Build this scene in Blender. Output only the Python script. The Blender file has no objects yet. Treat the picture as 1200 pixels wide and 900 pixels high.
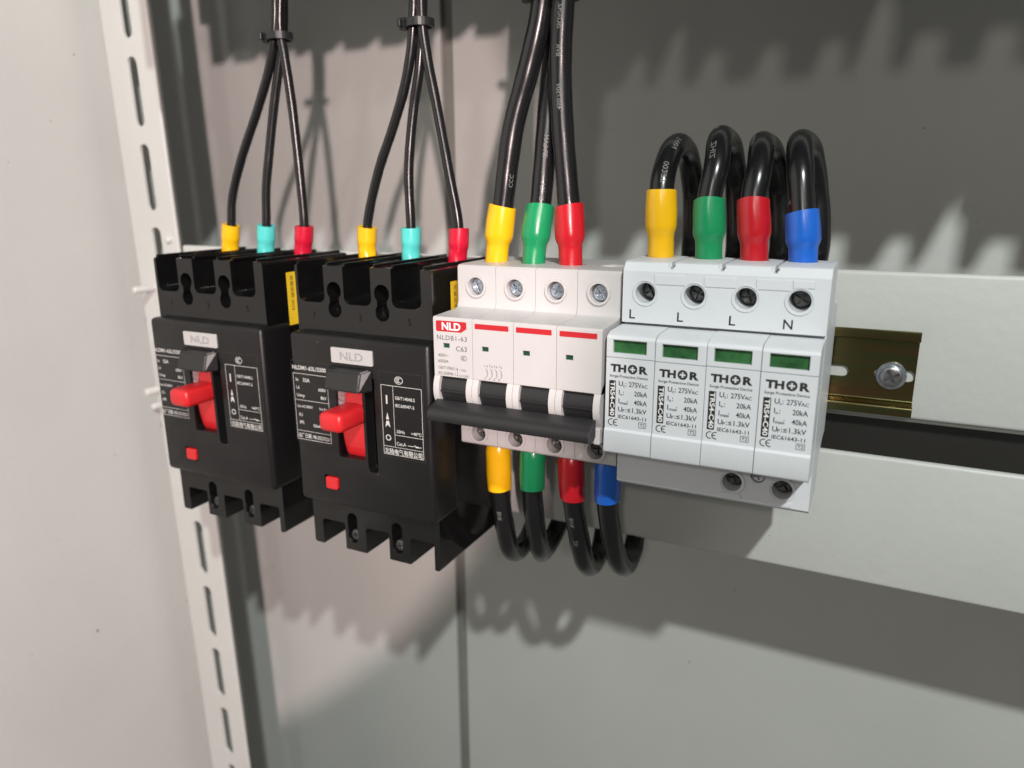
import bpy, bmesh, math, random
from mathutils import Vector, Matrix
random.seed(7)
MM = 0.001
SC = bpy.context.scene
COL = SC.collection

# ------------------------------------------------------------------ camera
cam_d = bpy.data.cameras.new("camera"); cam = bpy.data.objects.new("camera", cam_d); COL.objects.link(cam)
CAM_C = Vector((85.924, -251.141, 58.647))
def rodr(w):
    w = Vector(w); t = w.length; k = w / t
    return Matrix.Rotation(t, 3, k)
R0 = Matrix(((1, 0, 0), (0, 0, -1), (0, 1, 0)))
RC = rodr((CAMW := (0.252, 0.456, 0.053))) @ R0     # world -> camera (x right, y down, z forward)
m = Matrix((RC[0], -RC[1], -RC[2])).transposed().to_4x4()
m.translation = CAM_C * MM
cam.matrix_world = m
cam_d.sensor_width = 36; cam_d.lens = 869.0 / 1200 * 36
cam_d.clip_start = 0.01; cam_d.clip_end = 20
cam_d.dof.use_dof = True; cam_d.dof.focus_distance = 0.29; cam_d.dof.aperture_fstop = 9.0
SC.camera = cam

# ------------------------------------------------------------------ light
world = bpy.data.worlds.new("World"); SC.world = world; world.use_nodes = True
bg = world.node_tree.nodes["Background"]
bg.inputs[0].default_value = (1.0, 0.98, 0.925, 1); bg.inputs[1].default_value = 0.118
def lamp(name, kind, loc, power, col, radius, aim=None, **kw):
    d = bpy.data.lights.new(name, kind); o = bpy.data.objects.new(name, d); COL.objects.link(o)
    o.location = Vector(loc) * MM; d.energy = power; d.color = col
    if kind == 'AREA': d.shape = 'DISK'; d.size = radius * 2 * MM
    else: d.shadow_soft_size = radius * MM
    if aim is not None:
        v = (Vector(aim) - Vector(loc)); o.rotation_euler = v.to_track_quat('-Z', 'Y').to_euler()
    for k, val in kw.items(): setattr(d, k, val)
    return o
lamp("ceiling_lamp", 'POINT', (490, -750, 735), 56, (0.95, 1.0, 0.975), 18)
lamp("work_lamp", 'SPOT', (545, -1000, 196), 66, (1.0, 0.79, 0.77), 17, aim=(-700, 200, -25), spot_size=math.radians(34.8), spot_blend=0.05)  # cone edge shaped to stand in for shade from an unseen person
lamp("far_lamp", 'POINT', (240, -900, 368), 4.9, (1.0, 0.95, 0.87), 25)
vs = SC.view_settings
vs.view_transform = 'Standard'; vs.look = 'None'; vs.gamma = 1; vs.exposure = 0; vs.use_curve_mapping = False

# ------------------------------------------------------------------ materials
MATS = {}
def mat(name, col, rough=0.5, metal=0.0, spec=0.5, bevel=0.0, bump=0.0, bscale=400, mottle=0.0, mscale=30,
        sub=0.0, coat=0.0, col2=None, rvar=0.0, specks=0.0):
    if name in MATS: return MATS[name]
    M = bpy.data.materials.new(name); M.use_nodes = True; nt = M.node_tree; N = nt.nodes; L = nt.links
    b = N["Principled BSDF"]
    b.inputs["Base Color"].default_value = (*col, 1); b.inputs["Roughness"].default_value = rough
    b.inputs["Metallic"].default_value = metal; b.inputs["Specular IOR Level"].default_value = spec
    if sub: b.inputs["Subsurface Weight"].default_value = sub; b.inputs["Subsurface Radius"].default_value = (.002, .002, .002); b.inputs["Subsurface Scale"].default_value = 1.0
    if coat: b.inputs["Coat Weight"].default_value = coat; b.inputs["Coat Roughness"].default_value = 0.12
    tc = N.new("ShaderNodeTexCoord")
    nrm = None
    if bevel:
        bv = N.new("ShaderNodeBevel"); bv.samples = 4; bv.inputs["Radius"].default_value = bevel * MM; nrm = bv.outputs[0]
    if bump:
        nz = N.new("ShaderNodeTexNoise"); nz.inputs["Scale"].default_value = bscale; nz.inputs["Detail"].default_value = 3
        L.new(tc.outputs["Object"], nz.inputs["Vector"])
        bp = N.new("ShaderNodeBump"); bp.inputs["Strength"].default_value = bump; bp.inputs["Distance"].default_value = 0.0004
        L.new(nz.outputs["Fac"], bp.inputs["Height"])
        if nrm: L.new(nrm, bp.inputs["Normal"])
        nrm = bp.outputs[0]
    if nrm: L.new(nrm, b.inputs["Normal"])
    last = None
    if mottle or col2:
        nz = N.new("ShaderNodeTexNoise"); nz.inputs["Scale"].default_value = mscale; nz.inputs["Detail"].default_value = 6; nz.inputs["Roughness"].default_value = 0.6
        L.new(tc.outputs["Object"], nz.inputs["Vector"])
        mx = N.new("ShaderNodeMix"); mx.data_type = 'RGBA'
        c2 = col2 or tuple(c * (1 - mottle) for c in col)
        mx.inputs["A"].default_value = (*col, 1); mx.inputs["B"].default_value = (*c2, 1)
        cr = N.new("ShaderNodeMapRange"); cr.inputs["From Min"].default_value = 0.35; cr.inputs["From Max"].default_value = 0.68
        L.new(nz.outputs["Fac"], cr.inputs["Value"]); L.new(cr.outputs["Result"], mx.inputs["Factor"])
        last = mx.outputs["Result"]
        if rvar:
            rr = N.new("ShaderNodeMapRange"); rr.inputs["To Min"].default_value = rough - rvar; rr.inputs["To Max"].default_value = rough + rvar
            rr.inputs["From Min"].default_value = 0.3; rr.inputs["From Max"].default_value = 0.7
            L.new(nz.outputs["Fac"], rr.inputs["Value"]); L.new(rr.outputs["Result"], b.inputs["Roughness"])
    if specks:
        vz = N.new("ShaderNodeTexNoise"); vz.inputs["Scale"].default_value = specks; vz.inputs["Detail"].default_value = 1
        L.new(tc.outputs["Object"], vz.inputs["Vector"])
        sr = N.new("ShaderNodeMapRange"); sr.inputs["From Min"].default_value = 0.80; sr.inputs["From Max"].default_value = 0.83
        L.new(vz.outputs["Fac"], sr.inputs["Value"])
        mx2 = N.new("ShaderNodeMix"); mx2.data_type = 'RGBA'
        if last: L.new(last, mx2.inputs["A"])
        else: mx2.inputs["A"].default_value = (*col, 1)
        dark = sum(col) > 0.5
        mx2.inputs["B"].default_value = (0.12, 0.11, 0.10, 1) if dark else (0.16, 0.16, 0.16, 1)
        L.new(sr.outputs["Result"], mx2.inputs["Factor"]); last = mx2.outputs["Result"]
    if last: L.new(last, b.inputs["Base Color"])
    MATS[name] = M
    return M
PAINT = mat("grey_powder_coat", (0.50, 0.505, 0.48), 0.42, bevel=1.0, bump=0.42, bscale=210, mottle=0.07, mscale=9, rvar=0.05, specks=260)
WALLP = mat("grey_wall_paint", (0.50, 0.505, 0.48), 0.5, bump=0.34, bscale=200, mottle=0.09, mscale=5, specks=230)
BLACK = mat("black_moulded_plastic", (0.0068, 0.0064, 0.0066), 0.40, spec=0.4, bevel=0.5, bump=0.10, bscale=1800, mottle=0.35, mscale=60, rvar=0.08, specks=170)
GLOSSB = mat("glossy_black_plastic", (0.0055, 0.0055, 0.0055), 0.11, spec=0.45, bump=0.07, bscale=110, mottle=0.3, mscale=90, rvar=0.08)
HOODB = mat("satin_black_plastic", (0.0105, 0.0105, 0.0105), 0.36, bevel=0.5, bump=0.08, bscale=1500)
RED = mat("red_handle_plastic", (0.50, 0.014, 0.018), 0.35, bevel=0.8, sub=0.15)
WHITE = mat("warm_white_plastic", (0.475, 0.462, 0.455), 0.36, bevel=0.35, bump=0.04, bscale=1500, mottle=0.03, mscale=70)
SPDG = mat("cool_grey_plastic", (0.60, 0.615, 0.64), 0.42, bevel=0.35, bump=0.04, bscale=1500, mottle=0.03, mscale=60)
TOGB = mat("black_toggle_plastic", (0.016, 0.016, 0.017), 0.42, bevel=0.4, bump=0.06, bscale=900, specks=260)
SHEATH = mat("black_cable_sheath", (0.008, 0.008, 0.0085), 0.26, bump=0.22, bscale=90, rvar=0.06, mottle=0.2, mscale=50)
SILV = mat("silver_badge", (0.60, 0.59, 0.58), 0.42, metal=0.55, bevel=0.3)
ZINC = mat("zinc_screw", (0.66, 0.72, 0.80), 0.30, metal=0.95, bevel=0.15, bump=0.2, bscale=900, mottle=0.35, mscale=700)
DZINC = mat("dark_screw", (0.24, 0.24, 0.24), 0.35, metal=0.9, bevel=0.15, bump=0.2, bscale=900, mottle=0.5, mscale=500)
RAILM = mat("chromate_rail", (0.32, 0.18, 0.08), 0.2, metal=1.0, bump=0.03, bscale=160, col2=(0.09, 0.17, 0.07), mscale=22, rvar=0.08)
TIEM = mat("black_nylon", (0.012, 0.012, 0.012), 0.4, bevel=0.3)
GLASS = mat("green_window", (0.045, 0.165, 0.055), 0.2, mottle=0.7, mscale=90)
GLED = mat("green_indicator", (0.005, 0.045, 0.022), 0.35)
INK = mat("black_ink", (0.015, 0.015, 0.017), 0.6)
GINK = mat("grey_ink", (0.13, 0.125, 0.12), 0.6)
WINK = mat("white_ink", (0.48, 0.48, 0.46), 0.6)
CINK = mat("cable_print", (0.13, 0.13, 0.12), 0.6)
RINK = mat("red_ink", (0.42, 0.009, 0.016), 0.5)
STICK = mat("yellow_sticker", (0.72, 0.48, 0.02), 0.5, mottle=0.15, mscale=90)
DARKH = mat("dark_hole", (0.01, 0.01, 0.01), 0.6)
BOLTM = mat("painted_bolt", (0.60, 0.60, 0.58), 0.4, metal=0.2, bevel=0.3)
DOTM = mat("pale_pink_liner", (0.42, 0.30, 0.31), 0.6, mottle=0.7, mscale=900)
def boot_mat(n, c): return mat("boot_" + n, c, 0.27, bump=0.10, bscale=150, mottle=0.10, mscale=60, sub=0.1)
YEL = boot_mat("yellow", (0.80, 0.44, 0.006)); GRN = boot_mat("green", (0.008, 0.24, 0.088)); BRD = boot_mat("red", (0.47, 0.008, 0.016))
BLU = boot_mat("blue", (0.012, 0.12, 0.55)); TEAL = boot_mat("turquoise", (0.085, 0.54, 0.50)); CRIM = boot_mat("crimson", (0.52, 0.008, 0.032))
BOOT = {'yellow': YEL, 'green': GRN, 'red': BRD, 'blue': BLU, 'turquoise': TEAL, 'crimson': CRIM}

# ------------------------------------------------------------------ helpers (all in millimetres)
class BM:      # thin wrapper so that flags can be stored next to the bmesh
    def __init__(s): s.bm = bmesh.new(); s.flags = {}
    def __getattr__(s, k): return getattr(s.__dict__['bm'], k)
    def get(s, k): return s.flags.get(k)
def raw(b): return b.bm if isinstance(b, BM) else b
_re = bmesh.ops.recalc_face_normals
def bm_to(b, me, smooth):
    r = raw(b)
    if smooth:
        for f in r.faces: f.smooth = True
    r.to_mesh(me); r.free()
def obj(name, b, material, parent=None, smooth=False, recalc=True):
    r = raw(b); org = Vector(parent["_o"]) if parent is not None else Vector((0, 0, 0))
    for v in r.verts: v.co = (v.co - org) * MM
    if recalc: _re(r, faces=r.faces)
    me = bpy.data.meshes.new(name); bm_to(r, me, smooth)
    o = bpy.data.objects.new(name, me); COL.objects.link(o); me.materials.append(material)
    if parent is not None: o.parent = parent
    o["_o"] = tuple(org)
    return o
def tag(o, label, cat, group=None, kind=None):
    if label: o["label"] = label
    if cat: o["category"] = cat
    if group: o["group"] = group
    if kind: o["kind"] = kind
    return o
def thing(name, origin, label, cat, group=None):
    o = bpy.data.objects.new(name, None); COL.objects.link(o)
    o.location = Vector(origin) * MM; o["_o"] = tuple(origin); o.empty_display_size = 0.01
    return tag(o, label, cat, group)
def box(x0, x1, y0, y1, z0, z1, bev=0, seg=2, b=None, only=None):
    n = bmesh.new()
    vs_ = [n.verts.new((x, y, z)) for x in (x0, x1) for y in (y0, y1) for z in (z0, z1)]
    for q in ((0, 1, 3, 2), (4, 6, 7, 5), (0, 4, 5, 1), (2, 3, 7, 6), (0, 2, 6, 4), (1, 5, 7, 3)): n.faces.new([vs_[i] for i in q])
    if bev:
        es = n.edges[:] if only is None else [e for e in n.edges if only(e)]
        bmesh.ops.bevel(n, geom=es, offset=bev, segments=seg, profile=0.5, affect='EDGES')
    return join(b, n)
def join(b, n):
    if b is None: return n
    me = bpy.data.meshes.new("t"); n.to_mesh(me); n.free(); b.from_mesh(me); bpy.data.meshes.remove(me); return b
def along(axis):
    def f(e):
        d = e.verts[1].co - e.verts[0].co
        return abs(d[axis]) > 0.99 * d.length
    return f
def prism(poly, axis, a0, a1, b=None):
    """poly: 2-D points; axis 'x': (y,z) extruded in x; 'y': (x,z) extruded in y; 'z': (x,y) in z"""
    n = bmesh.new()
    def P(p, a): return {'x': (a, p[0], p[1]), 'y': (p[0], a, p[1]), 'z': (p[0], p[1], a)}[axis]
    A = [n.verts.new(P(p, a0)) for p in poly]; B = [n.verts.new(P(p, a1)) for p in poly]
    n.faces.new(A); n.faces.new(B[::-1]); k = len(poly)
    for i in range(k): n.faces.new((A[i], B[i], B[(i + 1) % k], A[(i + 1) % k]))
    _re(n, faces=n.faces)
    return join(b, n)
def rrect(x0, x1, z0, z1, r, n=4):
    p = []
    for cx, cz, a in ((x1 - r, z1 - r, 0), (x0 + r, z1 - r, 90), (x0 + r, z0 + r, 180), (x1 - r, z0 + r, 270)):
        for i in range(n + 1):
            t = math.radians(a + 90 * i / n); p.append((cx + r * math.cos(t), cz + r * math.sin(t)))
    return p
def circ(cx, cz, r, n=28): return [(cx + r * math.cos(2 * math.pi * i / n), cz + r * math.sin(2 * math.pi * i / n)) for i in range(n)]
def tube_y(cx, cz, r0, r1, y0, y1, n=32, b=None):
    """a ring (washer) round a y axis"""
    q = bmesh.new(); V = []
    for (r, y) in ((r1, y1), (r1, y0), (r0, y0), (r0, y1)): V.append([q.verts.new((p[0], y, p[1])) for p in circ(cx, cz, r, n)])
    for k in range(4):
        A, B = V[k], V[(k + 1) % 4]
        for i in range(n): q.faces.new((A[i], A[(i + 1) % n], B[(i + 1) % n], B[i]))
    _re(q, faces=q.faces)
    return join(b, q)
def boolean(o, cutter, op='DIFFERENCE'):
    """cutter in world mm"""
    org = Vector(o["_o"]) if "_o" in o else Vector((0, 0, 0))
    r = raw(cutter)
    for v in r.verts: v.co = (v.co - org) * MM
    _re(r, faces=r.faces)
    me = bpy.data.meshes.new("cut"); r.to_mesh(me); r.free(); c = bpy.data.objects.new("cut", me); COL.objects.link(c)
    c.parent = o.parent
    md = o.modifiers.new("b", 'BOOLEAN'); md.object = c; md.operation = op; md.solver = 'EXACT'; md.use_self = True
    bpy.context.view_layer.update()
    dg = bpy.context.evaluated_depsgraph_get(); nm = bpy.data.meshes.new_from_object(o.evaluated_get(dg), depsgraph=dg)
    old = o.data; nm.name = old.name; o.modifiers.clear(); ms = list(old.materials); o.data = nm
    nm.materials.clear()
    for x in ms: nm.materials.append(x)
    bpy.data.meshes.remove(old); bpy.data.objects.remove(c); bpy.data.meshes.remove(me)
    for p in nm.polygons: p.material_index = 0
    return o
def round_edges(o, w):
    md = o.modifiers.new("b", 'BEVEL'); md.width = w * MM; md.segments = 2; md.limit_method = 'ANGLE'; md.angle_limit = math.radians(50)
    bpy.context.view_layer.update(); dg = bpy.context.evaluated_depsgraph_get()
    nm = bpy.data.meshes.new_from_object(o.evaluated_get(dg), depsgraph=dg); old = o.data; o.modifiers.clear(); o.data = nm; bpy.data.meshes.remove(old)
    for p_ in nm.polygons: p_.use_smooth = False
    return o
def flat_smooth(o, ang=35):
    me = o.data
    for p in me.polygons: p.use_smooth = True
    me.set_sharp_from_angle(angle=math.radians(ang))
    return o
# ---- lettering
_tc = {}
def glyphs(s, bold=0.0, spacing=1.0):
    key = (s, bold, spacing)
    if key not in _tc:
        c = bpy.data.curves.new("t", 'FONT'); c.body = s; c.size = 1; c.offset = bold; c.space_character = spacing; c.resolution_u = 3
        o = bpy.data.objects.new("t", c); COL.objects.link(o); bpy.context.view_layer.update()
        dg = bpy.context.evaluated_depsgraph_get(); me = bpy.data.meshes.new_from_object(o.evaluated_get(dg), depsgraph=dg)
        V = [(v.co.x, v.co.y) for v in me.vertices]; F = [tuple(p.vertices) for p in me.polygons]
        bpy.data.objects.remove(o); bpy.data.curves.remove(c); bpy.data.meshes.remove(me)
        _tc[key] = (V, F)
    return _tc[key]
def text(b, s, x0, z0, h, y, w=None, bold=0.010, align='l', rot=False, mapf=None, spacing=1.0):
    """cap height h, baseline z0, left end x0 (or right/centre); w squeezes the line to a width; rot: reads downwards"""
    V, F = glyphs(s, bold, spacing)
    if not V: return b
    xs = [v[0] for v in V]; a, e = min(xs), max(xs)
    sv = h / 0.70; su = sv if w is None else w / (e - a); W = (e - a) * su
    off = {'l': 0, 'r': -W, 'c': -W / 2}[align]
    r = raw(b); nv = []
    for (u, v) in V:
        uu = (u - a) * su + off; vv = v * sv
        if mapf: p = mapf(uu, vv)
        elif rot: p = (x0 + vv, y, z0 - uu)
        else: p = (x0 + uu, y, z0 + vv)
        nv.append(r.verts.new(p))
    for f in F:
        try: r.faces.new([nv[i] for i in f])
        except ValueError: pass
    return b
def quad(b, x0, x1, z0, z1, y):
    r = raw(b); r.faces.new([r.verts.new(p) for p in ((x0, y, z0), (x1, y, z0), (x1, y, z1), (x0, y, z1))]); return b
def poly(b, pts, y):
    r = raw(b); r.faces.new([r.verts.new((p[0], y, p[1])) for p in pts]); return b
def frame(b, x0, x1, z0, z1, t, y):
    quad(b, x0, x1, z1 - t, z1, y); quad(b, x0, x1, z0, z0 + t, y); quad(b, x0, x0 + t, z0 + t, z1 - t, y); quad(b, x1 - t, x1, z0 + t, z1 - t, y); return b
def ringf(b, cx, cz, r0, r1, y, n=24, sx=1.0):
    r = raw(b)
    A = [r.verts.new((cx + (p[0]) * sx, y, cz + p[1])) for p in circ(0, 0, r0, n)]; B = [r.verts.new((cx + p[0] * sx, y, cz + p[1])) for p in circ(0, 0, r1, n)]
    for i in range(n): r.faces.new((A[i], A[(i + 1) % n], B[(i + 1) % n], B[i]))
    return b
def line(b, x0, z0, x1, z1, t, y):
    d = Vector((x1 - x0, z1 - z0)); k = Vector((-d.y, d.x)).normalized() * t / 2
    return poly(b, [(x0 - k.x, z0 - k.y), (x1 - k.x, z1 - k.y), (x1 + k.x, z1 + k.y), (x0 + k.x, z0 + k.y)], y)
def ccc(b, cx, cz, r, y):
    ringf(b, cx, cz, r * 0.86, r, y, sx=1.25)
    for k, (dx, rr) in enumerate(((-0.35, 0.55), (0.0, 0.55), (0.35, 0.55))):
        n = 10; rad = r * rr
        for i in range(n):
            a0 = math.radians(55 + 250 * i / n); a1 = math.radians(55 + 250 * (i + 1) / n)
            line(b, cx + dx * r + rad * .7 * math.cos(a0), cz + rad * math.sin(a0), cx + dx * r + rad * .7 * math.cos(a1), cz + rad * math.sin(a1), r * 0.16, y)
    return b
# ---- swept tubes
def spline(pts, per=14):
    P = [Vector(p) for p in pts]; out = []
    P = [P[0] * 2 - P[1]] + P + [P[-1] * 2 - P[-2]]
    for i in range(1, len(P) - 2):
        p0, p1, p2, p3 = P[i - 1:i + 3]
        d1, d2, d3 = [max(math.sqrt((a - b_).length), 1e-4) for a, b_ in ((p1, p0), (p2, p1), (p3, p2))]
        t0, t1, t2, t3 = 0, d1, d1 + d2, d1 + d2 + d3
        for k in range(per):
            t = t1 + (t2 - t1) * k / per
            A1 = p0 * ((t1 - t) / (t1 - t0)) + p1 * ((t - t0) / (t1 - t0)); A2 = p1 * ((t2 - t) / (t2 - t1)) + p2 * ((t - t1) / (t2 - t1)); A3 = p2 * ((t3 - t) / (t3 - t2)) + p3 * ((t - t2) / (t3 - t2))
            B1 = A1 * ((t2 - t) / (t2 - t0)) + A2 * ((t - t0) / (t2 - t0)); B2 = A2 * ((t3 - t) / (t3 - t1)) + A3 * ((t - t1) / (t3 - t1))
            out.append(B1 * ((t2 - t) / (t2 - t1)) + B2 * ((t - t1) / (t2 - t1)))
    out.append(P[-2]); return out
class Path:
    def __init__(s, pts, per=14, up=(0, -1, 0)):
        s.p = spline(pts, per) if per else [Vector(p) for p in pts]; s.s = [0.0]
        for a, c in zip(s.p, s.p[1:]): s.s.append(s.s[-1] + (c - a).length)
        s.L = s.s[-1]; s.fr = []; n = Vector(up)
        for i in range(len(s.p)):
            t = (s.p[min(i + 1, len(s.p) - 1)] - s.p[max(i - 1, 0)]).normalized(); n = (n - t * n.dot(t)).normalized(); s.fr.append((t, n.copy(), t.cross(n)))
    def at(s, d):
        d = min(max(d, 0), s.L); i = 0
        lo, hi = 0, len(s.s) - 2
        while lo < hi:
            md = (lo + hi + 1) // 2
            if s.s[md] <= d: lo = md
            else: hi = md - 1
        i = lo; f = (d - s.s[i]) / max(s.s[i + 1] - s.s[i], 1e-9); f = min(max(f, 0), 1)
        t = s.fr[i][0].lerp(s.fr[i + 1][0], f); n = s.fr[i][1].lerp(s.fr[i + 1][1], f).normalized(); return s.p[i].lerp(s.p[i + 1], f), n, t.cross(n).normalized()
def sweep(path, prof, n=20, b=None):
    """prof: list of (distance along the path, radius or function of angle)"""
    q = bmesh.new(); R = []
    for d, r in prof:
        c, u, w = path.at(0 if callable(d) else d); ring = []
        for i in range(n):
            a = 2 * math.pi * i / n; rr = r(a) if callable(r) else r
            if callable(d): c, u, w = path.at(d(a))
            ring.append(q.verts.new(c + (u * math.cos(a) + w * math.sin(a)) * rr))
        R.append(ring)
    for A, B in zip(R, R[1:]):
        for i in range(n): q.faces.new((A[i], A[(i + 1) % n], B[(i + 1) % n], B[i]))
    q.faces.new(R[0][::-1]); q.faces.new(R[-1]); _re(q, faces=q.faces)
    return join(b, q)

def cross_screw(cx, cz, r, y, depth, b=None, ang=0.0, slot=0.24):
    """a pan-headed screw with a recessed cross, head face at y, shank into +y"""
    me = bmesh.new(); n = 28
    rings = [(r * 0.80, y), (r * 0.95, y + r * 0.07), (r, y + r * 0.2), (r, y + depth)]
    V = [[me.verts.new((p[0], yy, p[1])) for p in circ(cx, cz, rr, n)] for rr, yy in rings]
    me.faces.new(V[0]); me.faces.new(V[-1][::-1])
    for A, B in zip(V, V[1:]):
        for i in range(n): me.faces.new((A[i], A[(i + 1) % n], B[(i + 1) % n], B[i]))
    _re(me, faces=me.faces)
    return me
def cross_cut(cx, cz, r, y, ang=0.4, w=0.2, dep=0.5):
    q = bmesh.new()
    for k in range(2):
        a = ang + k * math.pi / 2; d = Vector((math.cos(a), math.sin(a))); nn = Vector((-d.y, d.x))
        P = [d * s1 * r * 0.72 + nn * s2 * r * w * 0.62 for s1, s2 in ((-1, -1), (1, -1), (1, 1), (-1, 1))]
        prism([(cx + p.x, cz + p.y) for p in P], 'y', y - 1, y + r * dep + k * 0.013, q)
    return q
def screw(parent, cx, cz, r, y, depth, material, ang=0.4, name="terminal_screw", dep=0.5):
    o = obj(name, cross_screw(cx, cz, r, y, depth), material, parent)
    boolean(o, cross_cut(cx, cz, r, y, ang, dep=dep)); return flat_smooth(o, 30)

# ------------------------------------------------------------------ the setting: cabinet walls
WALLY = 200
def grid_box(name, x0, x1, y0, y1, z0, z1, material, label=None):
    o = obj(name, box(x0, x1, y0, y1, z0, z1), material); tag(o, label, None, kind='structure'); return o
grid_box("back_wall", -760, -188, WALLY, WALLY + 3, -760, 520, WALLP, "pale grey rear sheet of the cabinet left of the vertical joint")
grid_box("back_wall", -179.0, 520, WALLY + 0.5, WALLY + 3.5, -760, 520, WALLP, "pale grey rear sheet of the cabinet right of the vertical joint")
grid_box("back_wall_joint", -190, -176, WALLY + 3.6, WALLY + 6, -760, 520, mat("dark_rubber_seal", (0.22, 0.215, 0.20), 0.7, mottle=0.2, mscale=20), "dark rubber seal in the vertical joint between the two rear sheets")
LEAN = -0.0262
def lean(b):
    for v in raw(b).verts: v.co.x += LEAN * (v.co.z + 0)
    return b
sw = obj("side_wall", lean(box(-372.5, -369.5, -900, 101, -760, 520)), WALLP); tag(sw, "plain pale grey side sheet of the cabinet beside the slotted upright", None, kind='structure')

# ------------------------------------------------------------------ slotted upright
up = thing("slotted_upright", (-331, 80, -700), "pale grey slotted steel upright standing against the side sheet", "upright")
web = obj("web", lean(box(-351, -310.5, 80, 82.2, -700, 480, 0.6, 2)), PAINT, up)
cut = bmesh.new()
for k in range(-7, 11): 
    zc = 118 - 50.4 * k
    prism(rrect(-333.2, -325.0, zc - 20, zc + 20, 4.05, 5), 'y', 70, 90, cut)
boolean(web, lean(cut))
obj("side_flange", lean(box(-351, -348.8, 82.25, 112, -700, 480, 0.4, 1)), PAINT, up)
for (bx_, bz, ln, rr) in ((-338.5, -1.5, 15, 2.3), (-346.5, -71, 10, 2.6), (-342, -80.5, 10, 2.2), (-318, 30, 2.5, 2.2)):
    p = Path([(bx_, 80, bz), (bx_, 80 - ln, bz)], 0, up=(0, 0, 1)); p = Path([(bx_, 80.5, bz), (bx_, 80 - ln * .5, bz), (bx_, 80 - ln, bz)], 4, up=(0, 0, 1))
    o = obj("bolt", sweep(p, [(0, rr), (p.L - 1.2, rr), (p.L - .4, rr * .85), (p.L, rr * .4)], 16), BOLTM, up); flat_smooth(o, 40)

# ------------------------------------------------------------------ crossbars
DZ = 270
def crossbar(dz, label, x0=-310, x1=420):
    """one folded sheet: two broad faces with a recessed groove between them"""
    t = thing("crossbar", (55, 97, -110.2 + dz), label, "crossbar", "grooved crossbars across the cabinet")
    for nm, z0, z1 in (("upper_face", -33.2, 26.6), ("lower_face", -110.2, -51)):
        o = obj(nm, box(x0, x1, 81.6, 85.2, z0 + dz, z1 + dz, 1.5, 4), PAINT, t); flat_smooth(o, 50)
    obj("groove_wall", box(x0, x1, 84.9, 116.5, -35.2 + dz, -33.4 + dz), PAINT, t)
    obj("groove_floor", box(x0, x1, 115, 116.6, -74 + dz, -35.3 + dz), mat("groove_shade_grey", (0.12, 0.12, 0.115), 0.6), t)  # floor coloured dark to stand in for the shade inside the groove
    return t
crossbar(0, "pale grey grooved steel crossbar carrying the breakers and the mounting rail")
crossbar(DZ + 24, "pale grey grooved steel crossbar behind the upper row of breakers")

# ------------------------------------------------------------------ mounting rail
rail = thing("mounting_rail", (14, 81.5, -13), "short yellow chromated top-hat mounting rail screwed to the upper crossbar", "rail")
RT, RB, RF, RW = 4.3, -30.6, 74.0, 81.4
def fillet(P, rad, n=4):
    out = []; k = len(P)
    for i in range(k):
        p0, p1, p2 = Vector(P[i - 1]), Vector(P[i]), Vector(P[(i + 1) % k]); d1 = p0 - p1; d2 = p2 - p1; r = min(rad[i], d1.length * .45, d2.length * .45)
        if r < .02: out.append(tuple(p1)); continue
        a_, c_ = p1 + d1.normalized() * r, p1 + d2.normalized() * r
        for j in range(n + 1): f = j / n; q = a_.lerp(p1, f).lerp(p1.lerp(c_, f), f); out.append(tuple(q))
    return out
pr = fillet([(RF, RT), (RF, RT - 4.2), (RW - 1.0, RT - 4.6), (RW - 1.0, RB + 4.6), (RF, RB + 4.2), (RF, RB), (RF + 1, RB), (RF + 1, RB + 3.2), (RW, RB + 3.6), (RW, RT - 3.6), (RF + 1, RT - 3.2), (RF + 1, RT)],
            [.3, 1.2, .8, .8, 1.2, .3, .2, .4, 1.2, 1.2, .4, .2])
ro = obj("rail_body", prism(pr, 'x', -76, 103.3), RAILM, rail); nt_ = RAILM.node_tree
cut = bmesh.new()
for xa, xb in ((60, 78.6), (88.3, 105 - 1.9), (30, 48), (0, 18), (-30, -12)): prism(rrect(xa, xb, -17.4, -12.6, 2.35, 6), 'y', 78, 84, cut)
boolean(ro, cut); flat_smooth(ro, 40)
for nd in [n_ for n_ in nt_.nodes if n_.type == 'TEX_NOISE' and abs(n_.inputs['Scale'].default_value - 22) < .1]:   # chromate colours run in streaks along the rail
    mp = nt_.nodes.new('ShaderNodeMapping'); mp.inputs['Scale'].default_value = (.5, 9, 9); nt_.links.new(nt_.nodes['Texture Coordinate'].outputs['Object'], mp.inputs['Vector']); nt_.links.new(mp.outputs[0], nd.inputs['Vector'])
wsh = obj("washer", tube_y(94.6, -15.2, 2, 5.6, 79.4, 80.3, 32), ZINC, rail); flat_smooth(wsh)
screw(rail, 94.6, -15.2, 4.3, 76.9, 2.5, mat("rail_screw_steel", (0.42, 0.42, 0.43), 0.3, metal=0.95, bump=0.15, bscale=700, mottle=0.3, mscale=500), 0.5, "rail_screw", 0.5)

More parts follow.
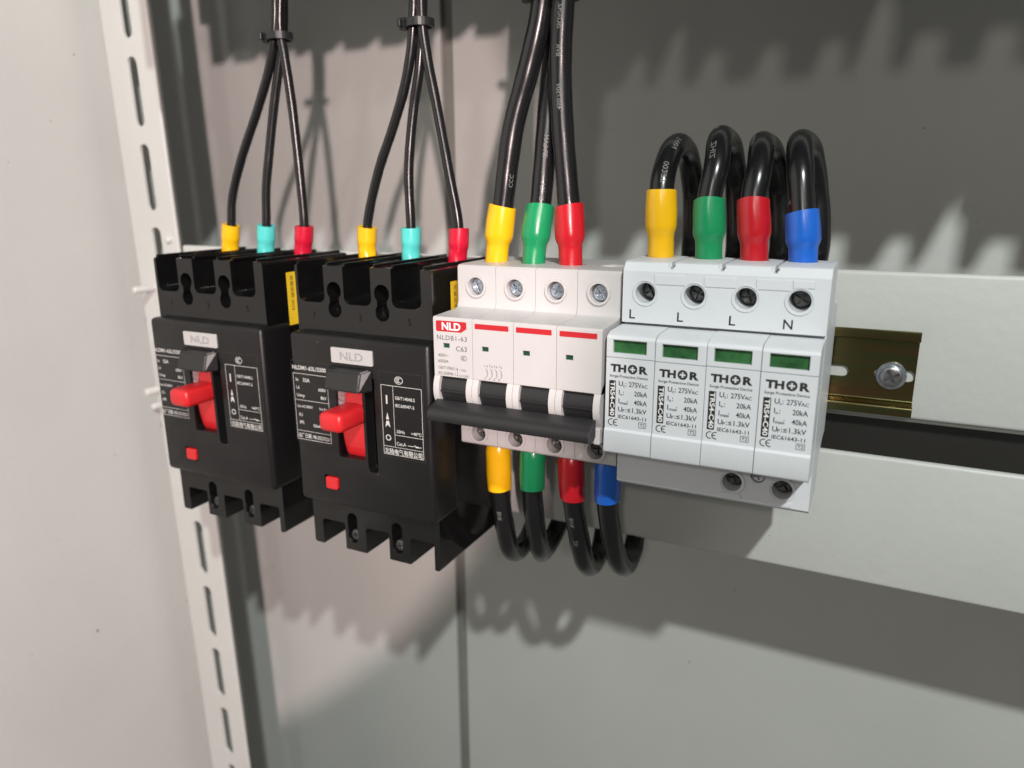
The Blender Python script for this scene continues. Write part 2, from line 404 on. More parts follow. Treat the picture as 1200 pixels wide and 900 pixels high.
# ------------------------------------------------------------------ moulded case breakers
def make_mccb(label, group, full=True):
    """built at the place of the breaker next to the miniature breaker; moved afterwards"""
    X0, X1 = -154.0, -78.0
    t = thing("case_breaker", (-116, 81.4, -110), label, "circuit breaker", group)
    body = obj("body", box(-152.5, -79.5, 9, 81.4, -110, 27, 1.2, 2, only=along(1)), GLOSSB, t)
    cut = bmesh.new()
    for a, c in ((-151.0, -136.2), (-125.4, -110.6), (-99.8, -84.9)):
        prism(rrect(a, c, 10.3, 60, 3.2, 5), 'y', 2, 30, cut)
    for a, c in ((-147, -133.3), (-121, -107.6), (-95.7, -82.6)):
        prism(rrect(a, c, -140, -96.6, 1.0, 3), 'y', 2, 90, cut)
    boolean(body, cut)
    cut = bmesh.new()
    for a in (-130.8, -105.0):
        prism(rrect(a - 3.9, a + 3.9, 12.0, 20.0, 3.85, 6), 'y', 2, 22, cut); prism(rrect(a - 3.6, a + 3.6, 4.0, 11.5, 3.5, 6), 'y', 2, 22.5, cut); box(a - 2.6, a + 2.6, 2, 21.5, 9, 15, b=cut)
        prism(rrect(a - .8, a + 5.0, -106, -90.5, 2.85, 6), 'y', 2, 16, cut)
        box(a - 1.6, a + 1.6, 40, 90, 23, 40, b=cut)
    for a in (-141, -115.8, -90.5): prism(circ(a, 48, 6.0, 20), 'z', 24.5, 40, cut)
    box(-160, -70, 71, 90, 21, 45, b=cut)
    if not full: prism([(14, -120), (14, -110.5), (52, -97), (81.6, -90), (95, -90), (95, -120)], 'x', -160, -70, cut)
    boolean(body, cut)
    round_edges(body, 0.55)
    # raised lip strips on the top, one on each side of a pole
    for a in (-152.2, -135.6, -126.0, -110.0, -100.4, -84.4):
        obj("top_rib", box(a, a + 1.3 if a > -150 else a + 1.0, 10.2, 70.4, 26.6, 28.3, 0.4, 1), GLOSSB, t)
    cover = obj("cover", box(X0, X1, 3, 24, -85, -3, 2.4, 3), BLACK, t)
    cut = bmesh.new(); box(-128.7, -113.9, -2, 14, -59.6, -26.0, b=cut); prism(rrect(-138.6, -130.0, -77.0, -70.0, 1.2, 3), 'y', 2.0, 5, cut); prism(rrect(-112.6, -107.0, -64.5, -20.0, 1.5, 3), 'y', 2.0, 9, cut)
    boolean(cover, cut)
    flat_smooth(cover, 40)
    # hood over the handle
    hd = bmesh.new()
    P0 = [(-130.3, 3.2, -16.2), (-107.4, 3.2, -16.2), (-130.3, 3.2, -26.4), (-107.4, 3.2, -26.4)]
    F0 = [(-130.0, -0.6, -17.8), (-111.6, -0.6, -17.8), (-129.9, -3.6, -26.2), (-111.0, -3.6, -26.2)]
    a = [hd.verts.new(p) for p in P0]; f = [hd.verts.new(p) for p in F0]
    for q in ((f[0], f[1], f[3], f[2]), (a[0], a[2], a[3], a[1]), (a[0], a[1], f[1], f[0]), (a[2], f[2], f[3], a[3]), (a[1], a[3], f[3], f[1]), (a[0], f[0], f[2], a[2])): hd.faces.new(q)
    bmesh.ops.bevel(hd, geom=hd.edges[:], offset=0.6, segments=2, affect='EDGES')
    hood = obj("handle_hood", hd, HOODB, t)
    if not full: return t
    # red handle
    hb = bmesh.new(); n = 10
    pf = [(8.4 - 5.2 * math.cos(math.radians(-70 + 140 * i / n)) + 1.2, -42.5 - 17.6 * math.sin(math.radians(-70 + 140 * i / n)) / math.sin(math.radians(70))) for i in range(n + 1)]
    prism([(13.5, pf[0][1])] + pf + [(13.5, pf[-1][1])], 'x', -127.0, -114.1, hb)
    hdl = obj("handle", hb, RED, t)
    lev = obj("lever", box(-126.2, -113.6, -13.2, 10, -42.4, -33.6, 2.6, 4), RED, hdl); flat_smooth(lev, 60)
    obj("slot_liner", box(-128.6, -125.2, 4.6, 6.4, -40, -26.2), DOTM, t)
    # badge
    bd = obj("badge", prism(rrect(-129.2, -106.7, -14.9, -8.0, 0.5, 2), 'y', 2.3, 4), SILV, t)
    le = bmesh.new(); text(le, "NLD", -118, -13.3, 3.6, 2.28, align='c', w=12.5, bold=0.02)
    bmesh.ops.solidify(le, geom=le.faces[:], thickness=0.45)
    obj("raised_letters", le, mat("silver_letters", (0.66, 0.65, 0.64), 0.3, metal=0.5), bd)
    # test button
    obj("test_button", prism(rrect(-137.2, -130.5, -76.5, -70.6, 0.9, 3), 'y', 2.2, 6), RED, t)
    # printed plates
    y = 2.93; L = bmesh.new()
    text(L, "NLDM1-63L/3300", -152.9, -20.4, 1.9, y, w=19.6, bold=0.018)
    frame(L, -152.9, -132.8, -54.3, -22.2, 0.22, y); quad(L, -152.7, -133, -35.1, -34.9, y); quad(L, -152.7, -133, -50.1, -49.9, y)
    text(L, "In", -151.4, -26, 1.6, y); text(L, "32A", -147.2, -26, 1.7, y, bold=.02)
    text(L, "Ui", -151.4, -29.7, 1.5, y); text(L, "600V", -134, -29.7, 1.5, y, align='r')
    text(L, "Uimp", -151.4, -33.4, 1.5, y); text(L, "8kV", -134, -33.4, 1.5, y, align='r')
    text(L, "Ue AC400V", -151.6, -38.6, 1.3, y); text(L, "Icu Ics", -134, -38.6, 1.3, y, align='r')
    text(L, "(L)", -151, -42.6, 1.4, y); text(L, "8kA", -134, -42.6, 1.4, y, align='r')
    text(L, "(M)", -151, -46.4, 1.4, y); text(L, "50kA 35kA", -133.8, -47.4, 1.4, y, align='r')
    text(L, "\u51fa\u5382\u65e5\u671f: 98-20230201", -152.2, -53.2, 1.7, y, w=18.6, bold=.012)
    obj("printed_label", L, WINK, t, recalc=False)
    L = bmesh.new()
    ccc(L, -93.9, -19.8, 1.75, y); frame(L, -103.4, -82.4, -54.2, -22.4, 0.22, y)
    quad(L, -97.2, -97.0, -50.3, -22.6, y); quad(L, -97, -82.6, -44.8, -44.6, y); quad(L, -103.2, -82.6, -50.5, -50.3, y)
    quad(L, -101, -100.2, -31, -27, y); poly(L, [(-101.4, -38), (-99.8, -38), (-100.6, -34.8)], y)
    poly(L, [(-101.9, -41.7), (-100.6, -40.4), (-99.3, -41.7), (-99.9, -38.7), (-101.3, -38.7)], y); ringf(L, -100.6, -46.4, 0.95, 1.4, y)
    text(L, "GB/T14048.2", -96.2, -28.4, 1.4, y, w=10.2); text(L, "IEC60947-2", -96.2, -31.8, 1.4, y, w=9.8)
    text(L, "50Hz", -96, -43.6, 1.4, y); text(L, "+40\u2103", -83.2, -43.6, 1.4, y, align='r')
    text(L, "Cat.A", -96.4, -49.3, 1.5, y); line(L, -90.5, -48.8, -87.8, -48.8, .25, y); line(L, -87.8, -48.8, -86.4, -48.1, .25, y); quad(L, -86.6, -84.9, -49.1, -48.5, y); line(L, -84.9, -48.8, -83.4, -48.8, .25, y)
    text(L, "\u5317\u9646\u7535\u6c14\u6709\u9650\u516c\u53f8", -102.8, -53.6, 2.0, y, w=19.6, bold=.014)
    obj("printed_label", L, WINK, t, recalc=False)
    for e in ((-104.2, -81.6, -55.4, -16.4), (-153.6, -132.0, -55.2, -16.2)):
        obj("label_edge", frame(bmesh.new(), *e, 0.12, y), mat("dark_grey_ink", (0.035, 0.035, 0.035), .5), t, recalc=False)
    for s_, xx in (("1", -143), ("3", -117.8), ("5", -92)):
        L = text(bmesh.new(), s_, xx, 3.2, 3.0, 8.94); bmesh.ops.solidify(L, geom=L.faces[:], thickness=0.1)
        obj("raised_numeral", L, GLOSSB, t)
    # mounting screws in the keyholes
    for a in (-130.8, -105.0):
        screw(t, a + .3, 7.7, 2.9, 17, 5, DZINC, random.random(), "mounting_screw")
        screw(t, a + 2.1, -102.8, 2.7, 10.8, 5, DZINC, random.random(), "mounting_screw")
    for a in (-141, -115.8, -90.5):
        cl = bmesh.new(); prism(circ(a + 2.2, 16.5, 3.6, 20), 'y', 26.5, 33, cl); obj("terminal_clamp", cl, DZINC, t)
    # warning sticker on the flank
    st = obj("warning_sticker", box(-79.6, -79.36, 24.2, 37, -5.0, 20.8), STICK, t)
    L = bmesh.new()
    for k in range(2):
        text(L, "\u5b89\u88c5\u8bf4\u660e 2023", 0, 0, 1.8, 0, w=17, mapf=lambda u, v, k=k: (-79.33, 26.6 + 4.2 * k + v, 19.2 - u))
    obj("sticker_print", L, INK, st, recalc=False)
    return t
def copy_tree(o, parent=None):
    c = o.copy(); COL.objects.link(c); c.parent = parent
    for ch in [x for x in ALLOBJ[o.name]]: copy_tree(ch, c)
    return c
def index():
    global ALLOBJ
    ALLOBJ = {o.name: [] for o in bpy.data.objects}
    for o in bpy.data.objects:
        if o.parent: ALLOBJ[o.parent.name].append(o)
m2 = make_mccb("black case breaker with red lever, beside the white miniature breaker", "black case breakers with red levers")
index()
m1 = copy_tree(m2); m1.location.x += -92.6 * MM
m1["label"] = "black case breaker with red lever, beside the slotted upright"
# the row of breakers mounted above: out of the picture, their feet throw the saw-tooth shadows on the rear sheet
u0 = make_mccb("black case breaker on the upper crossbars, nearest the slotted upright", "black case breakers on the upper crossbars", full=False)
index()
ul = ["black case breaker on the upper crossbars, second from the slotted upright", "black case breaker on the upper crossbars, third from the slotted upright",
      "black case breaker on the upper crossbars, fourth from the slotted upright", "black case breaker on the upper crossbars, fifth from the slotted upright", "black case breaker on the upper crossbars, sixth from the slotted upright"]
for k in range(6):
    o = u0 if k == 0 else copy_tree(u0)
    if k: o["label"] = ul[k - 1]
    o.location = (Vector((-116 - 92.6 + 88 * k, 81.4, -110 + DZ))) * MM

# ------------------------------------------------------------------ miniature breaker
MX = -73.4
mcb = thing("miniature_breaker", (MX + 36, 74, -50), "white four pole miniature breaker with red stripes and one black bar toggle", "circuit breaker")
body_pr = [(20, 27.9), (20.9, 28.7), (24, 29.0), (62, 29.0), (62, 12), (74, 12), (74, -34), (62, -34), (62, -50), (21, -50), (20, -49.2), (20, -36.5), (9, -34.5), (9, -14.7), (0.3, -14.7), (-0.5, -14.3), (-0.5, 9.4), (0.2, 10.0), (17.5, 10.6), (19.2, 11.4), (20, 13.5)]
for k in range(4):
    xa = MX + 18 * k; cx = xa + 9
    p = obj("pole", prism(body_pr, 'x', xa + 0.07, xa + 17.93), WHITE, mcb)
    cut = bmesh.new(); prism(circ(cx, 20.1, 3.7), 'y', 10, 26, cut); prism(circ(cx, -44.3, 3.5), 'y', 10, 28, cut)
    lx = (-68.9, -51.2, -33.4, -15.7)[k]; box(lx, lx + 3.0, -3, 0.6, -2.5, -0.6, b=cut); prism(circ(cx, 37, 5.6, 20), 'z', 26, 40, cut)
    boolean(p, cut); flat_smooth(p, 28)
    obj("indicator", box(lx - .2, lx + 3.2, 0.25, 0.8, -2.7, -0.4), GLED, p)
    c1 = obj("screw_collar", tube_y(cx, 20.1, 3.72, 4.7, 19.1, 20.6), WHITE, p); flat_smooth(c1)
    c2 = obj("screw_collar", tube_y(cx, -44.3, 3.52, 4.6, 19.2, 20.6), WHITE, p); flat_smooth(c2)
    screw(p, cx, 20.1, 3.2, 21.4, 4, ZINC, (0.35, 0.8, 1.2, 0.6)[k])
    screw(p, cx, -44.3, 3.25, 23.5, 4, DZINC, 0.3 + k)
    # side cheeks of the toggle and the black barrel
    for a, c in ((0.07, 2.7), (15.3, 17.93)):
        n = 26; pf = [(8 + 10 * math.cos(math.radians(40 + 300 * i / n)) * -1 * -1, 0) for i in range(0)]
        pf = [(8 - 10 * math.cos(math.radians(-58 + 116 * i / n)), -20 + 10.4 * math.sin(math.radians(-58 + 116 * i / n))) for i in range(n + 1)]
        pf = [(12, pf[0][1])] + pf + [(12, pf[-1][1])]
        ch = obj("toggle_cheek", prism(pf, 'x', xa + a, xa + c), WHITE, mcb); flat_smooth(ch, 30)
    tb = obj("toggle_barrel", bmesh.new() if False else prism([(8 - 8.2 * math.cos(2 * math.pi * i / 40), -20 + 8.2 * math.sin(2 * math.pi * i / 40)) for i in range(40)], 'x', xa + 2.75, xa + 15.25), TOGB, mcb); flat_smooth(tb, 30)
    obj("barrel_ridge", prism([(8 - r_ * math.cos(a_), -20 + r_ * math.sin(a_)) for r_, a_ in ((7.9, -.02), (8.9, -.02), (8.9, -.11), (7.9, -.11))], 'x', xa + 2.8, xa + 15.2), TOGB, tb)
    obj("toggle_arm", prism([(3, -24.2), (-3.2, -25.0), (-6.5, -26.0), (-6.5, -30.5), (3, -27.5)], 'x', xa + 3.2, xa + 14.8), TOGB, mcb)
    if k: obj("pole_clip", box(xa - 2.2, xa + 2.2, 1.5, 11, -33.5, -28.5, .5), WHITE, mcb)
obj("pole_clip", box(MX + 69.4, MX + 71.95, -1.0, 11, -34.0, -27.5, .5), WHITE, mcb)
bar = obj("handle_bar", prism([(-2.9, -23.6), (-7.6, -24.9), (-9.4, -25.6), (-10.5, -26.6), (-11.0, -28.1), (-10.8, -29.6), (-10.0, -30.8), (-8.6, -31.3), (-4.5, -31.2), (-2.9, -30)], 'x', MX + 2.4, MX + 71.0), TOGB, mcb); flat_smooth(bar, 32)
cut = box(MX + 9, MX + 13.2, -10.4, -7.5, -32.2, -30.6); boolean(bar, cut)
ax = obj("axle_boss", tube_y(0, 0, 1.0, 2.6, 0, .6), WHITE, mcb)
for v in ax.data.vertices:
    x, y, z = (v.co + Vector((MX + 36, 74, -50)) * MM) / MM; v.co = Vector((MX + 71.93 + y, 7.5 + x, -20 + z)) * MM - Vector((MX + 36, 74, -50)) * MM
# print
y = -0.57
L = bmesh.new(); poly(L, [(-72.0, 4.6), (-71.5, 4.1), (-60.3, 4.2), (-57.9, 5.8), (-57.9, 8.1), (-58.3, 8.55), (-71.5, 8.5), (-72.0, 8.0)], y)
for k in (1, 2, 3): poly(L, rrect(MX + 18 * k + 1.2, MX + 18 * k + 16.0, 6.2, 8.3, .25, 2), y)
obj("red_stripe", L, RINK, mcb, recalc=False)
L = bmesh.new(); text(L, "NLD", -64.9, 4.95, 2.9, y - .06, align='c', w=8.6, bold=.03); obj("white_print", L, mat("bright_white_ink", (.75, .74, .73), .5), mcb, recalc=False)
L = bmesh.new()
text(L, "NLDB1-63", -71.7, 0.75, 1.9, y, w=13.9, spacing=1.15); text(L, "C63", -57.9, -3.4, 2.0, y, align='r', w=5.0)
text(L, "400V~", -71.4, -6.3, 1.3, y); text(L, "6000A", -71.4, -8.7, 1.3, y); text(L, "GB/T10963.1", -71.4, -11.4, 1.25, y, w=8.4); text(L, "IEC60898-1", -71.4, -13.7, 1.25, y, w=7.9)
text(L, "I ON", -61.4, -11.6, 1.0, y); text(L, "O OFF", -61.6, -14.0, 1.0, y, w=4.3); line(L, -62.5, -13.6, -62.5, -10.8, .2, y)
poly(L, [(-62.8, -11.2), (-62.2, -11.2), (-62.5, -10.2)], y); poly(L, [(-62.8, -13.3), (-62.5, -14.1), (-62.2, -13.3)], y); ccc(L, -59.4, -6.1, 1.15, y)
for q in range(4):
    x = -49.6 + 2.1 * q
    text(L, str(2 * q + 1), x - .5, -8.5, .9, y); poly(L, [(x + .4, -8.6), (x + 1.0, -8.6), (x + .7, -7.7)], y)
    zz = [(x, -9.2), (x + .9, -10.2), (x + .4, -10.5), (x + 1.1, -11.2), (x + .5, -11.5), (x + 1.0, -12.0), (x, -13.0)]
    for a_, b_ in zip(zz, zz[1:]): line(L, *a_, *b_, .2, y)
    text(L, str(2 * q + 2), x - .7, -13.9, .9, y)
obj("black_print", L, GINK, mcb, recalc=False)

# ------------------------------------------------------------------ surge protector
spd = thing("surge_protector", (36, 74, -55), "light grey four module surge protector with green windows and printed rating plates", "surge protector")
base_pr = [(17, 29.6), (19.5, 32.6), (21, 33.0), (47, 33.0), (47, 18), (62, 15), (74, 15), (74, -40), (62, -40), (47, -44), (47, -56.0), (20.5, -56.0), (17, -53.9)]
bo = obj("base", prism(base_pr, 'x', 0, 72), SPDG, spd)
HX = (8.7, 26.8, 44.8, 62.6); cut = bmesh.new()
for x in HX: prism(circ(x, 21.6, 3.75), 'y', 10, 30, cut)
for x in (44.7, 62.5): prism(circ(x, -47.2, 3.6), 'y', 10, 30, cut)
prism(circ(53.8, -43.4, 2.6), 'y', 10, 22, cut)
for x in (18, 36, 54): box(x - .55, x + .55, 10, 60, 30.6, 40, b=cut); box(x - 1.5, x + 1.0, 15, 20.0, 31.4, 36, b=cut)
for x, bx0 in zip((7.5, 26.3, 43.4, 60.4), range(4)): prism(circ(x, 41, 5.3, 22), 'z', 28, 40, cut)
boolean(bo, cut); boolean(bo, box(-5, 77, 12, 20.5, 9.0, 10.25)); flat_smooth(bo, 28)
for k, x in enumerate(HX):
    r_ = obj("terminal_ring", tube_y(x, 21.6, 4.3, 4.9, 16.75, 17.3), SPDG, bo); flat_smooth(r_)
    screw(bo, x, 21.6, 3.5, 25.5, 4, DZINC, .5 + .7 * k)
    obj("top_plate", box(18 * k + 2.2, 18 * k + 15.8, 23, 46.2, 32.6, 33.45, .3, 1), SPDG, bo) if False else None
    if k < 3: obj("terminal_shutter", box(x + 3.2, x + 14.6, 16.72, 17.4, 24.9, 28.6, .12, 1), SPDG, bo)
    else: obj("terminal_shutter", box(x - 2.6, x + 4.4, 16.72, 17.4, 26.0, 28.6, .12, 1), SPDG, bo)
for x in (44.7, 62.5):
    r_ = obj("terminal_ring", tube_y(x, -47.2, 4.2, 4.8, 16.75, 17.3), SPDG, bo); flat_smooth(r_)
    screw(bo, x, -47.2, 3.5, 23, 5, DZINC, 1.0 + x)
    obj("terminal_shutter", box(x - 3.9, x + 3.6, 16.8, 17.4, -53.6, -51.6, .12, 1), SPDG, bo)
screw(bo, 53.8, -43.4, 2.4, 18, 3, SPDG, .2, "locating_boss")
L = bmesh.new()
for s_, x, in (("L", 2.9), ("L", 21.0), ("L", 39.6), ("N", 57.9)): text(L, s_, x, 11.8, 3.4, 16.93, w=2.2 if s_ == "L" else 3.1)
obj("terminal_letters", L, INK, bo, recalc=False)
cart_pr = [(0, 7.0), (0.6, 8.0), (3.2, 9.0), (17.4, 9.35), (17.4, -39), (2, -37.2), (-0.5, -36.0), (-0.9, -35.2), (-0.75, -27.6), (0, -26.8)]
lab = bmesh.new(); y = -0.06
for k in range(4):
    xa = 18 * k
    c = obj("cartridge", prism(cart_pr, 'x', xa + .1, xa + 17.9), SPDG, spd)
    cut = bmesh.new(); box(xa + 2.5, xa + 14.9, -3, 1.6, 1.7, 6.5, b=cut); box(xa - 2, xa + 20, -2, .35, -.12, .12, b=cut); boolean(c, cut); flat_smooth(c, 28)
    obj("status_window", box(xa + 2.3, xa + 15.1, 1.25, 2.2, 1.5, 6.7), GLASS, c)
    L = bmesh.new()
    text(L, "TH", xa + 1.8, -5.1, 2.6, y, w=5.9, bold=.05); text(L, "R", xa + 15.7, -5.1, 2.6, y, w=3.2, bold=.05, align='r')
    ringf(L, xa + 10.05, -3.8, 1.05, 1.75, y, 28)
    for q in range(4):
        a = q * math.pi / 2; poly(L, [(xa + 10.05 + 1.1 * math.cos(a), -3.8 + 1.1 * math.sin(a)), (xa + 10.05 + .33 * math.cos(a + .785), -3.8 + .33 * math.sin(a + .785)), (xa + 10.05, -3.8), (xa + 10.05 + .33 * math.cos(a - .785), -3.8 + .33 * math.sin(a - .785))], y) if False else None
    for q in range(4):
        a = q * math.pi / 2 + math.pi / 4; poly(L, [(xa + 10.05 + .42 * math.cos(a), -3.8 + .42 * math.sin(a)), (xa + 10.05 + 1.12 * math.cos(a - .5), -3.8 + 1.12 * math.sin(a - .5)), (xa + 10.05 + 1.12 * math.cos(a + .5), -3.8 + 1.12 * math.sin(a + .5))], y)
    text(L, "Surge Protective Device", xa + 1.6, -7.2, .95, y, w=14.2)
    text(L, "U", xa + 5.1, -10.3, 1.8, y); text(L, "c", xa + 6.75, -10.7, 1.1, y); text(L, ":", xa + 7.6, -10.3, 1.8, y); text(L, "275V", xa + 8.9, -10.3, 1.8, y, w=4.7); text(L, "AC", xa + 15.8, -10.3, 1.2, y, align='r')
    text(L, "I", xa + 5.2, -13.6, 1.8, y); text(L, "n", xa + 5.8, -14, 1.1, y); text(L, ":", xa + 6.8, -13.6, 1.8, y); text(L, "20kA", xa + 15.8, -13.6, 1.8, y, align='r', w=4.8)
    text(L, "I", xa + 5.2, -16.9, 1.8, y); text(L, "max", xa + 5.8, -17.2, 1.15, y); text(L, ":", xa + 8.4, -16.9, 1.8, y); text(L, "40kA", xa + 15.8, -16.9, 1.8, y, align='r', w=4.8)
    text(L, "U", xa + 5.1, -20.0, 1.8, y); text(L, "P", xa + 6.75, -20.2, 1.2, y); text(L, ":\u22641.3kV", xa + 15.8, -20.0, 1.8, y, align='r', w=7.9)
    text(L, "IEC61643-11", xa + 5.1, -22.6, 1.35, y, w=10.6)
    poly(L, rrect(xa + 1.5, xa + 4.0, -22.4, -8.5, .25, 2), y)
    frame(L, xa + 13.0, xa + 15.8, -25.4, -23.2, .16, y); text(L, "T2", xa + 14.4, -24.9, 1.2, y, align='c')
    for cx_ in (xa + 2.7, xa + 4.6):
        for i in range(10):
            a0 = math.radians(70 + 220 * i / 10); a1 = math.radians(70 + 220 * (i + 1) / 10)
            line(L, cx_ + 1.2 * math.cos(a0), -24.4 + 1.2 * math.sin(a0), cx_ + 1.2 * math.cos(a1), -24.4 + 1.2 * math.sin(a1), .33, y)
    quad(L, xa + 3.5, xa + 4.6, -24.56, -24.24, y)
    obj("rating_print", L, INK, c, recalc=False)
    L = bmesh.new(); text(L, "TRS4-C40", xa + 2.1, -9.0, 1.6, y - .05, w=12.9, rot=True, bold=.022); obj("type_print", L, mat("bright_white_ink", (.75, .74, .73), .5), c, recalc=False)
    c.location = Vector((0, (0, .16, -.12, .08)[k], (.05, -.12, .10, -.04)[k])) * MM; c.rotation_euler = (0, 0, 0)

# ------------------------------------------------------------------ cables
def lug_boot(path, d0, d1, r0, r1, neck, r_c, squeeze=0.0):
    """sleeve from d0 (terminal end) to d1 (cable end): narrow r0 up to the neck, wide r1 above it; a little crooked, cut slightly askew"""
    L_ = d1 - d0; sg = 1 if L_ > 0 else -1; ph = random.uniform(0, 6.3); ph2 = random.uniform(0, 6.3); tilt = random.uniform(.25, .95) * (1 if r1 > 5 else .5)
    def dd(f): return lambda a: d0 + L_ * f + f ** 4 * tilt * math.cos(a - ph)
    P = [(d0, r0 * .6), (d0 + .01 * sg, r0)]
    for i in range(1, 17):
        f = i / 16; e = min(max((f - neck) / 0.16 + .5, 0), 1); e = e * e * (3 - 2 * e); r = r0 + (r1 - r0) * e - .28 * max(0, f - .72) / .28 * (1 if r1 > 5 else .2)
        amt = squeeze * math.exp(-((f - .30) / .13) ** 2)
        P.append((dd(f), (lambda a, r=r, k=amt, f=f: r * (1 - k * abs(math.sin(a + .5)) ** 2 + .4 * k * abs(math.cos(a + .5)) + .012 * math.sin(3 * a + ph2 + 4 * f) + .008 * math.sin(5 * a + 9 * f + ph)))))
    P.append((lambda a: d1 + tilt * math.cos(a - ph) + .05 * sg, r1 - .75)); P.append((d1 - 1.5 * sg, r_c * .98))
    return sweep(path, P, 28)
def cable(name, pts, r, label, group, boots, prints=(), origin=None):
    path = Path(pts)
    t = thing(name, origin or pts[0], label, "cable", group)
    N = max(30, int(path.L / 2.0))
    s = obj("sheath", sweep(path, [(path.L * i / N, r * (1 + .010 * math.sin(i * .9 + pts[0][0]) + .012 * math.sin(i * .37 + pts[0][2] + pts[0][0] * 3))) for i in range(N + 1)], 22), SHEATH, t); flat_smooth(s, 60)
    for colr, d0, d1, r0, r1, neck, sq in boots:
        if d0 < 0: d0 += path.L + 1e-6; d1 += path.L
        o = obj("terminal_sleeve", lug_boot(path, d0, d1, r0, r1, neck, r, sq), BOOT[colr], t); flat_smooth(o, 60)
    for s_, d, h, th, flip in prints:
        L = bmesh.new()
        if d < 0: d += path.L
        c0, n0, w0 = path.at(d); v0 = Vector((60, -230, 70)) - c0; tq = math.atan2(v0.dot(w0), v0.dot(n0)) + th
        def mf(u, v, d=d, th=th, flip=flip):
            c, n, w = path.at(d + (u if not flip else -u)); a = tq + (v if not flip else -v) / r
            return c + (n * math.cos(a) + w * math.sin(a)) * (r * 1.013 + .03)
        text(L, s_, 0, 0, h, 0, mapf=mf); obj("cable_marking", L, CINK, t, recalc=False)
    return t
G1 = "thin feed cables of the case breakers"; rt = 2.25
def thin(colr, pts, dev):
    cable("feed_cable", pts, rt, f"thin black cable with {colr} sleeve on the case breaker beside the {dev}", G1, [(colr, 0.0, 16.5, 4.3, 4.75, .5, .14)])
thin("yellow", [(-140.8, 48, 25.5), (-140, 48, 42), (-131.6, 48, 68), (-122.4, 48, 87), (-114.6, 47.6, 104.7), (-110.2, 47.2, 120), (-108.6, 47, 131), (-107.6, 47, 150), (-114.8, 48, 200)], "miniature breaker")
thin("turquoise", [(-115.5, 48, 25.5), (-114.7, 48, 42), (-115, 48.5, 68), (-111.9, 49.5, 94), (-107.8, 49.4, 112), (-106.0, 50, 131), (-105, 50, 150), (-104, 50, 200)], "miniature breaker")
thin("crimson", [(-90.2, 48, 25.5), (-88.7, 48, 42), (-93.3, 48, 67.5), (-98.2, 48, 93.2), (-102.2, 47, 116), (-103.6, 46.2, 131), (-102.6, 46.2, 150), (-95, 48, 200)], "miniature breaker")
thin("yellow", [(-233.4, 48, 25.5), (-229.9, 48, 42.5), (-227.6, 48, 55), (-218.4, 48, 75), (-204.4, 48, 98.3), (-193.8, 47.6, 117.5), (-188.8, 47, 131), (-186, 47, 150), (-192, 48, 200)], "slotted upright")
thin("turquoise", [(-207.6, 48, 25.5), (-204.9, 48, 42.7), (-203.0, 48, 60), (-200.0, 48.5, 75), (-194.0, 49.4, 101.8), (-187.6, 50, 125), (-185.6, 50.2, 133), (-183.6, 50, 150), (-182, 50, 200)], "slotted upright")
thin("crimson", [(-182.4, 48, 25.5), (-179.5, 48, 42.2), (-179.6, 48, 58), (-180.2, 48, 75), (-181.2, 47.5, 101.1), (-182.6, 46.6, 122), (-183.6, 46.2, 133), (-181.6, 46.2, 150), (-174, 48, 200)], "slotted upright")
G2 = "thick feed cables of the miniature breaker"; rk = 4.5
def thick(colr, pts, prints):
    cable("feed_cable", pts, rk, f"thick black cable with {colr} sleeve rising from the top of the miniature breaker", G2, [(colr, 0.0, 25.0, 4.9, 6.2, .42, 0)], prints)
thick("yellow", [(-64.0, 37, 27.5), (-62.4, 37, 40), (-60.4, 37.3, 53), (-56.2, 39, 84), (-49.8, 40, 106), (-44.9, 40.4, 125), (-42.5, 42, 150), (-41, 46, 200)], [("CCC", 33, 1.8, .35, False)])
thick("green", [(-46.2, 37, 27.5), (-45.3, 38, 42), (-44.2, 40, 54), (-43.4, 44, 83), (-43.3, 48.5, 105), (-41.6, 48.8, 125), (-39, 49, 150), (-37, 50, 200)], [("2H12A", 27, 1.8, -.1, False), ("ZR-LAN", 44, 1.8, -.1, False)])
thick("red", [(-29.0, 37, 27.5), (-29.6, 37, 40), (-30.4, 37.3, 52), (-34.2, 39, 83), (-35.8, 40, 105), (-35.4, 40.2, 124), (-33.6, 42, 150), (-31, 46, 200)], [("450/750V", 62, 1.8, -.35, False), ("BVR", 82, 1.8, -.35, False), ("ISUAHZ", 92, 1.8, -.35, False)])
G3 = "link cables between miniature breaker and surge protector"; rl = 4.75
def link(colr, low, top, mid, prints, bl, tl):
    pts = low + mid + top
    cable("link_cable", pts, rl, f"thick black cable with {colr} sleeves looping from surge protector top to miniature breaker bottom", G3,
          [(colr, 0.0, bl, 4.9, 5.9, .25, 0), (colr, -1e-6, -tl, 5.05, 6.1, .42, 0)], prints, origin=(pts[0]))
link("yellow", [(-64.2, 37, -48.5), (-63.7, 37, -62), (-63.4, 37.4, -79), (-63.8, 43, -99), (-66, 53, -116), (-68, 66, -123.4), (-68.5, 80, -121), (-67, 91.5, -108), (-64, 106, -92)],
     [(7.6, 94, 34), (7.0, 92.5, 58), (6.2, 83, 72.5), (6.1, 68, 76.4), (6.6, 52, 72.5), (6.3, 44.5, 65), (6.4, 41.6, 58), (7.1, 41, 46), (7.6, 41, 31.5)], [(-52, 120, -68), (-30, 124, -40), (0, 114, 4)], [('00277', -36, 2.1, -.3, False), ('SHAN', -50, 2.1, -.3, False), ('BVR', 38, 2.0, .1, False)], 28, 27)
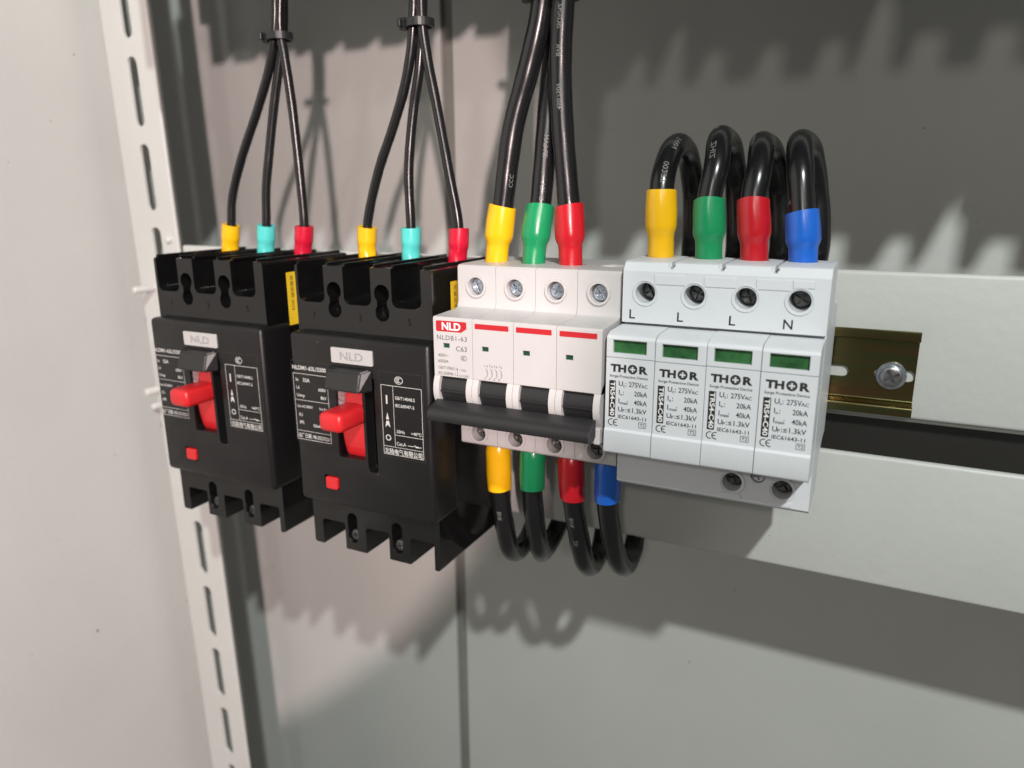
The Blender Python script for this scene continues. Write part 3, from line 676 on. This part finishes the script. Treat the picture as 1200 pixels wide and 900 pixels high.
link("green", [(-46.2, 37, -48.5), (-46.4, 37, -62), (-46.6, 37.4, -77), (-47.3, 43, -96), (-50, 54, -113), (-53.5, 66, -120.5), (-54, 80, -118.5), (-52, 91.5, -107), (-48, 106, -92)],
     [(27.3, 94, 33), (25.6, 92.5, 60), (24.4, 82, 75.5), (23.6, 68, 78.7), (25.2, 53, 76), (26.2, 45, 67), (25.0, 41.8, 55), (25.6, 41, 46), (26.4, 41, 31.2)], [(-36, 120, -68), (-13, 124, -40), (19, 114, 4)], [('ZHIZ', -44, 2.1, .1, False), ('AN', -56, 2.1, .1, False)], 25, 23.5)
link("red", [(-28.2, 37, -48.5), (-27.5, 37, -62), (-26.8, 37.4, -75), (-25.4, 42, -94), (-26, 53, -114), (-27, 66, -122.2), (-28, 80, -120), (-29, 91.5, -108), (-28, 106, -92)],
     [(45.8, 94, 33), (43.6, 92.5, 59), (41.2, 82, 73), (39.4, 68, 75.8), (41, 53, 73), (41.8, 45, 65), (41.2, 41.8, 55), (42.2, 41, 46), (43.2, 41, 31)], [(-16, 120, -68), (6, 124, -40), (38, 114, 4)], [('0750V', -52, 2.1, .2, False), ('BVR', 34, 2.0, .2, False), ('ZR', 46, 2.0, .2, False)], 26, 23.5)
link("blue", [(-10.4, 37, -48.5), (-10.4, 37, -62), (-10.4, 37.4, -73), (-9.4, 42, -92), (-9.2, 54, -111), (-9.5, 66, -118.2), (-10.5, 80, -116.5), (-11.8, 91, -107), (-11, 106, -92)],
     [(61.2, 94, 33), (58.4, 92.5, 59), (55.6, 82, 73.5), (53.6, 68, 76.2), (54.6, 53, 73), (56.2, 45, 65), (58.2, 41.8, 52), (59.4, 41, 44), (60.4, 41, 31)], [(1, 120, -68), (23, 124, -40), (54, 114, 4)], [('2', -24, 2.6, .8, False)], 24, 19.5)

# ------------------------------------------------------------------ cable ties
def tie(c, rx, ry, label, tail):
    cx, cy, cz = c
    t = thing("cable_tie", c, label, "cable tie", "black nylon cable ties")
    q = bmesh.new(); n = 28; R = []
    for (k, h) in ((1.0, -1.6), (1.0, 1.6)): pass
    for i in range(n):
        a = 2 * math.pi * i / n; R.append([q.verts.new((cx + (rx + d) * math.cos(a), cy + (ry + d) * math.sin(a), cz + h)) for d, h in ((0, -1.7), (1.1, -1.7), (1.1, 1.7), (0, 1.7))])
    for i in range(n):
        A, B = R[i], R[(i + 1) % n]
        for j in range(4): q.faces.new((A[j], A[(j + 1) % 4], B[(j + 1) % 4], B[j]))
    obj("strap", q, TIEM, t)
    hx = cx - rx - 1.2
    obj("tie_head", box(hx - 2.0, hx + 1.8, cy - 3.2, cy + .6, cz - 2.6, cz + 2.6, .6, 2), TIEM, t)
    if tail: obj("tail", box(hx - 1.2, hx + .6, cy - 6.0, cy - 3.0, cz - 1.6, cz + 1.6, .3, 1), TIEM, t)
tie((-186, 47.8, 131.0), 5.6, 5.2, "black tie holding the three cables of the breaker beside the upright", True)
tie((-106.0, 47.8, 129.5), 5.6, 5.2, "black tie holding the three cables of the breaker beside the miniature breaker", True)
tie((-40.4, 43.6, 133.5), 9.9, 10.4, "black tie holding the three thick cables of the miniature breaker", True)

for o in bpy.data.objects:
    for k in ("_o",):
        if k in o: del o[k]
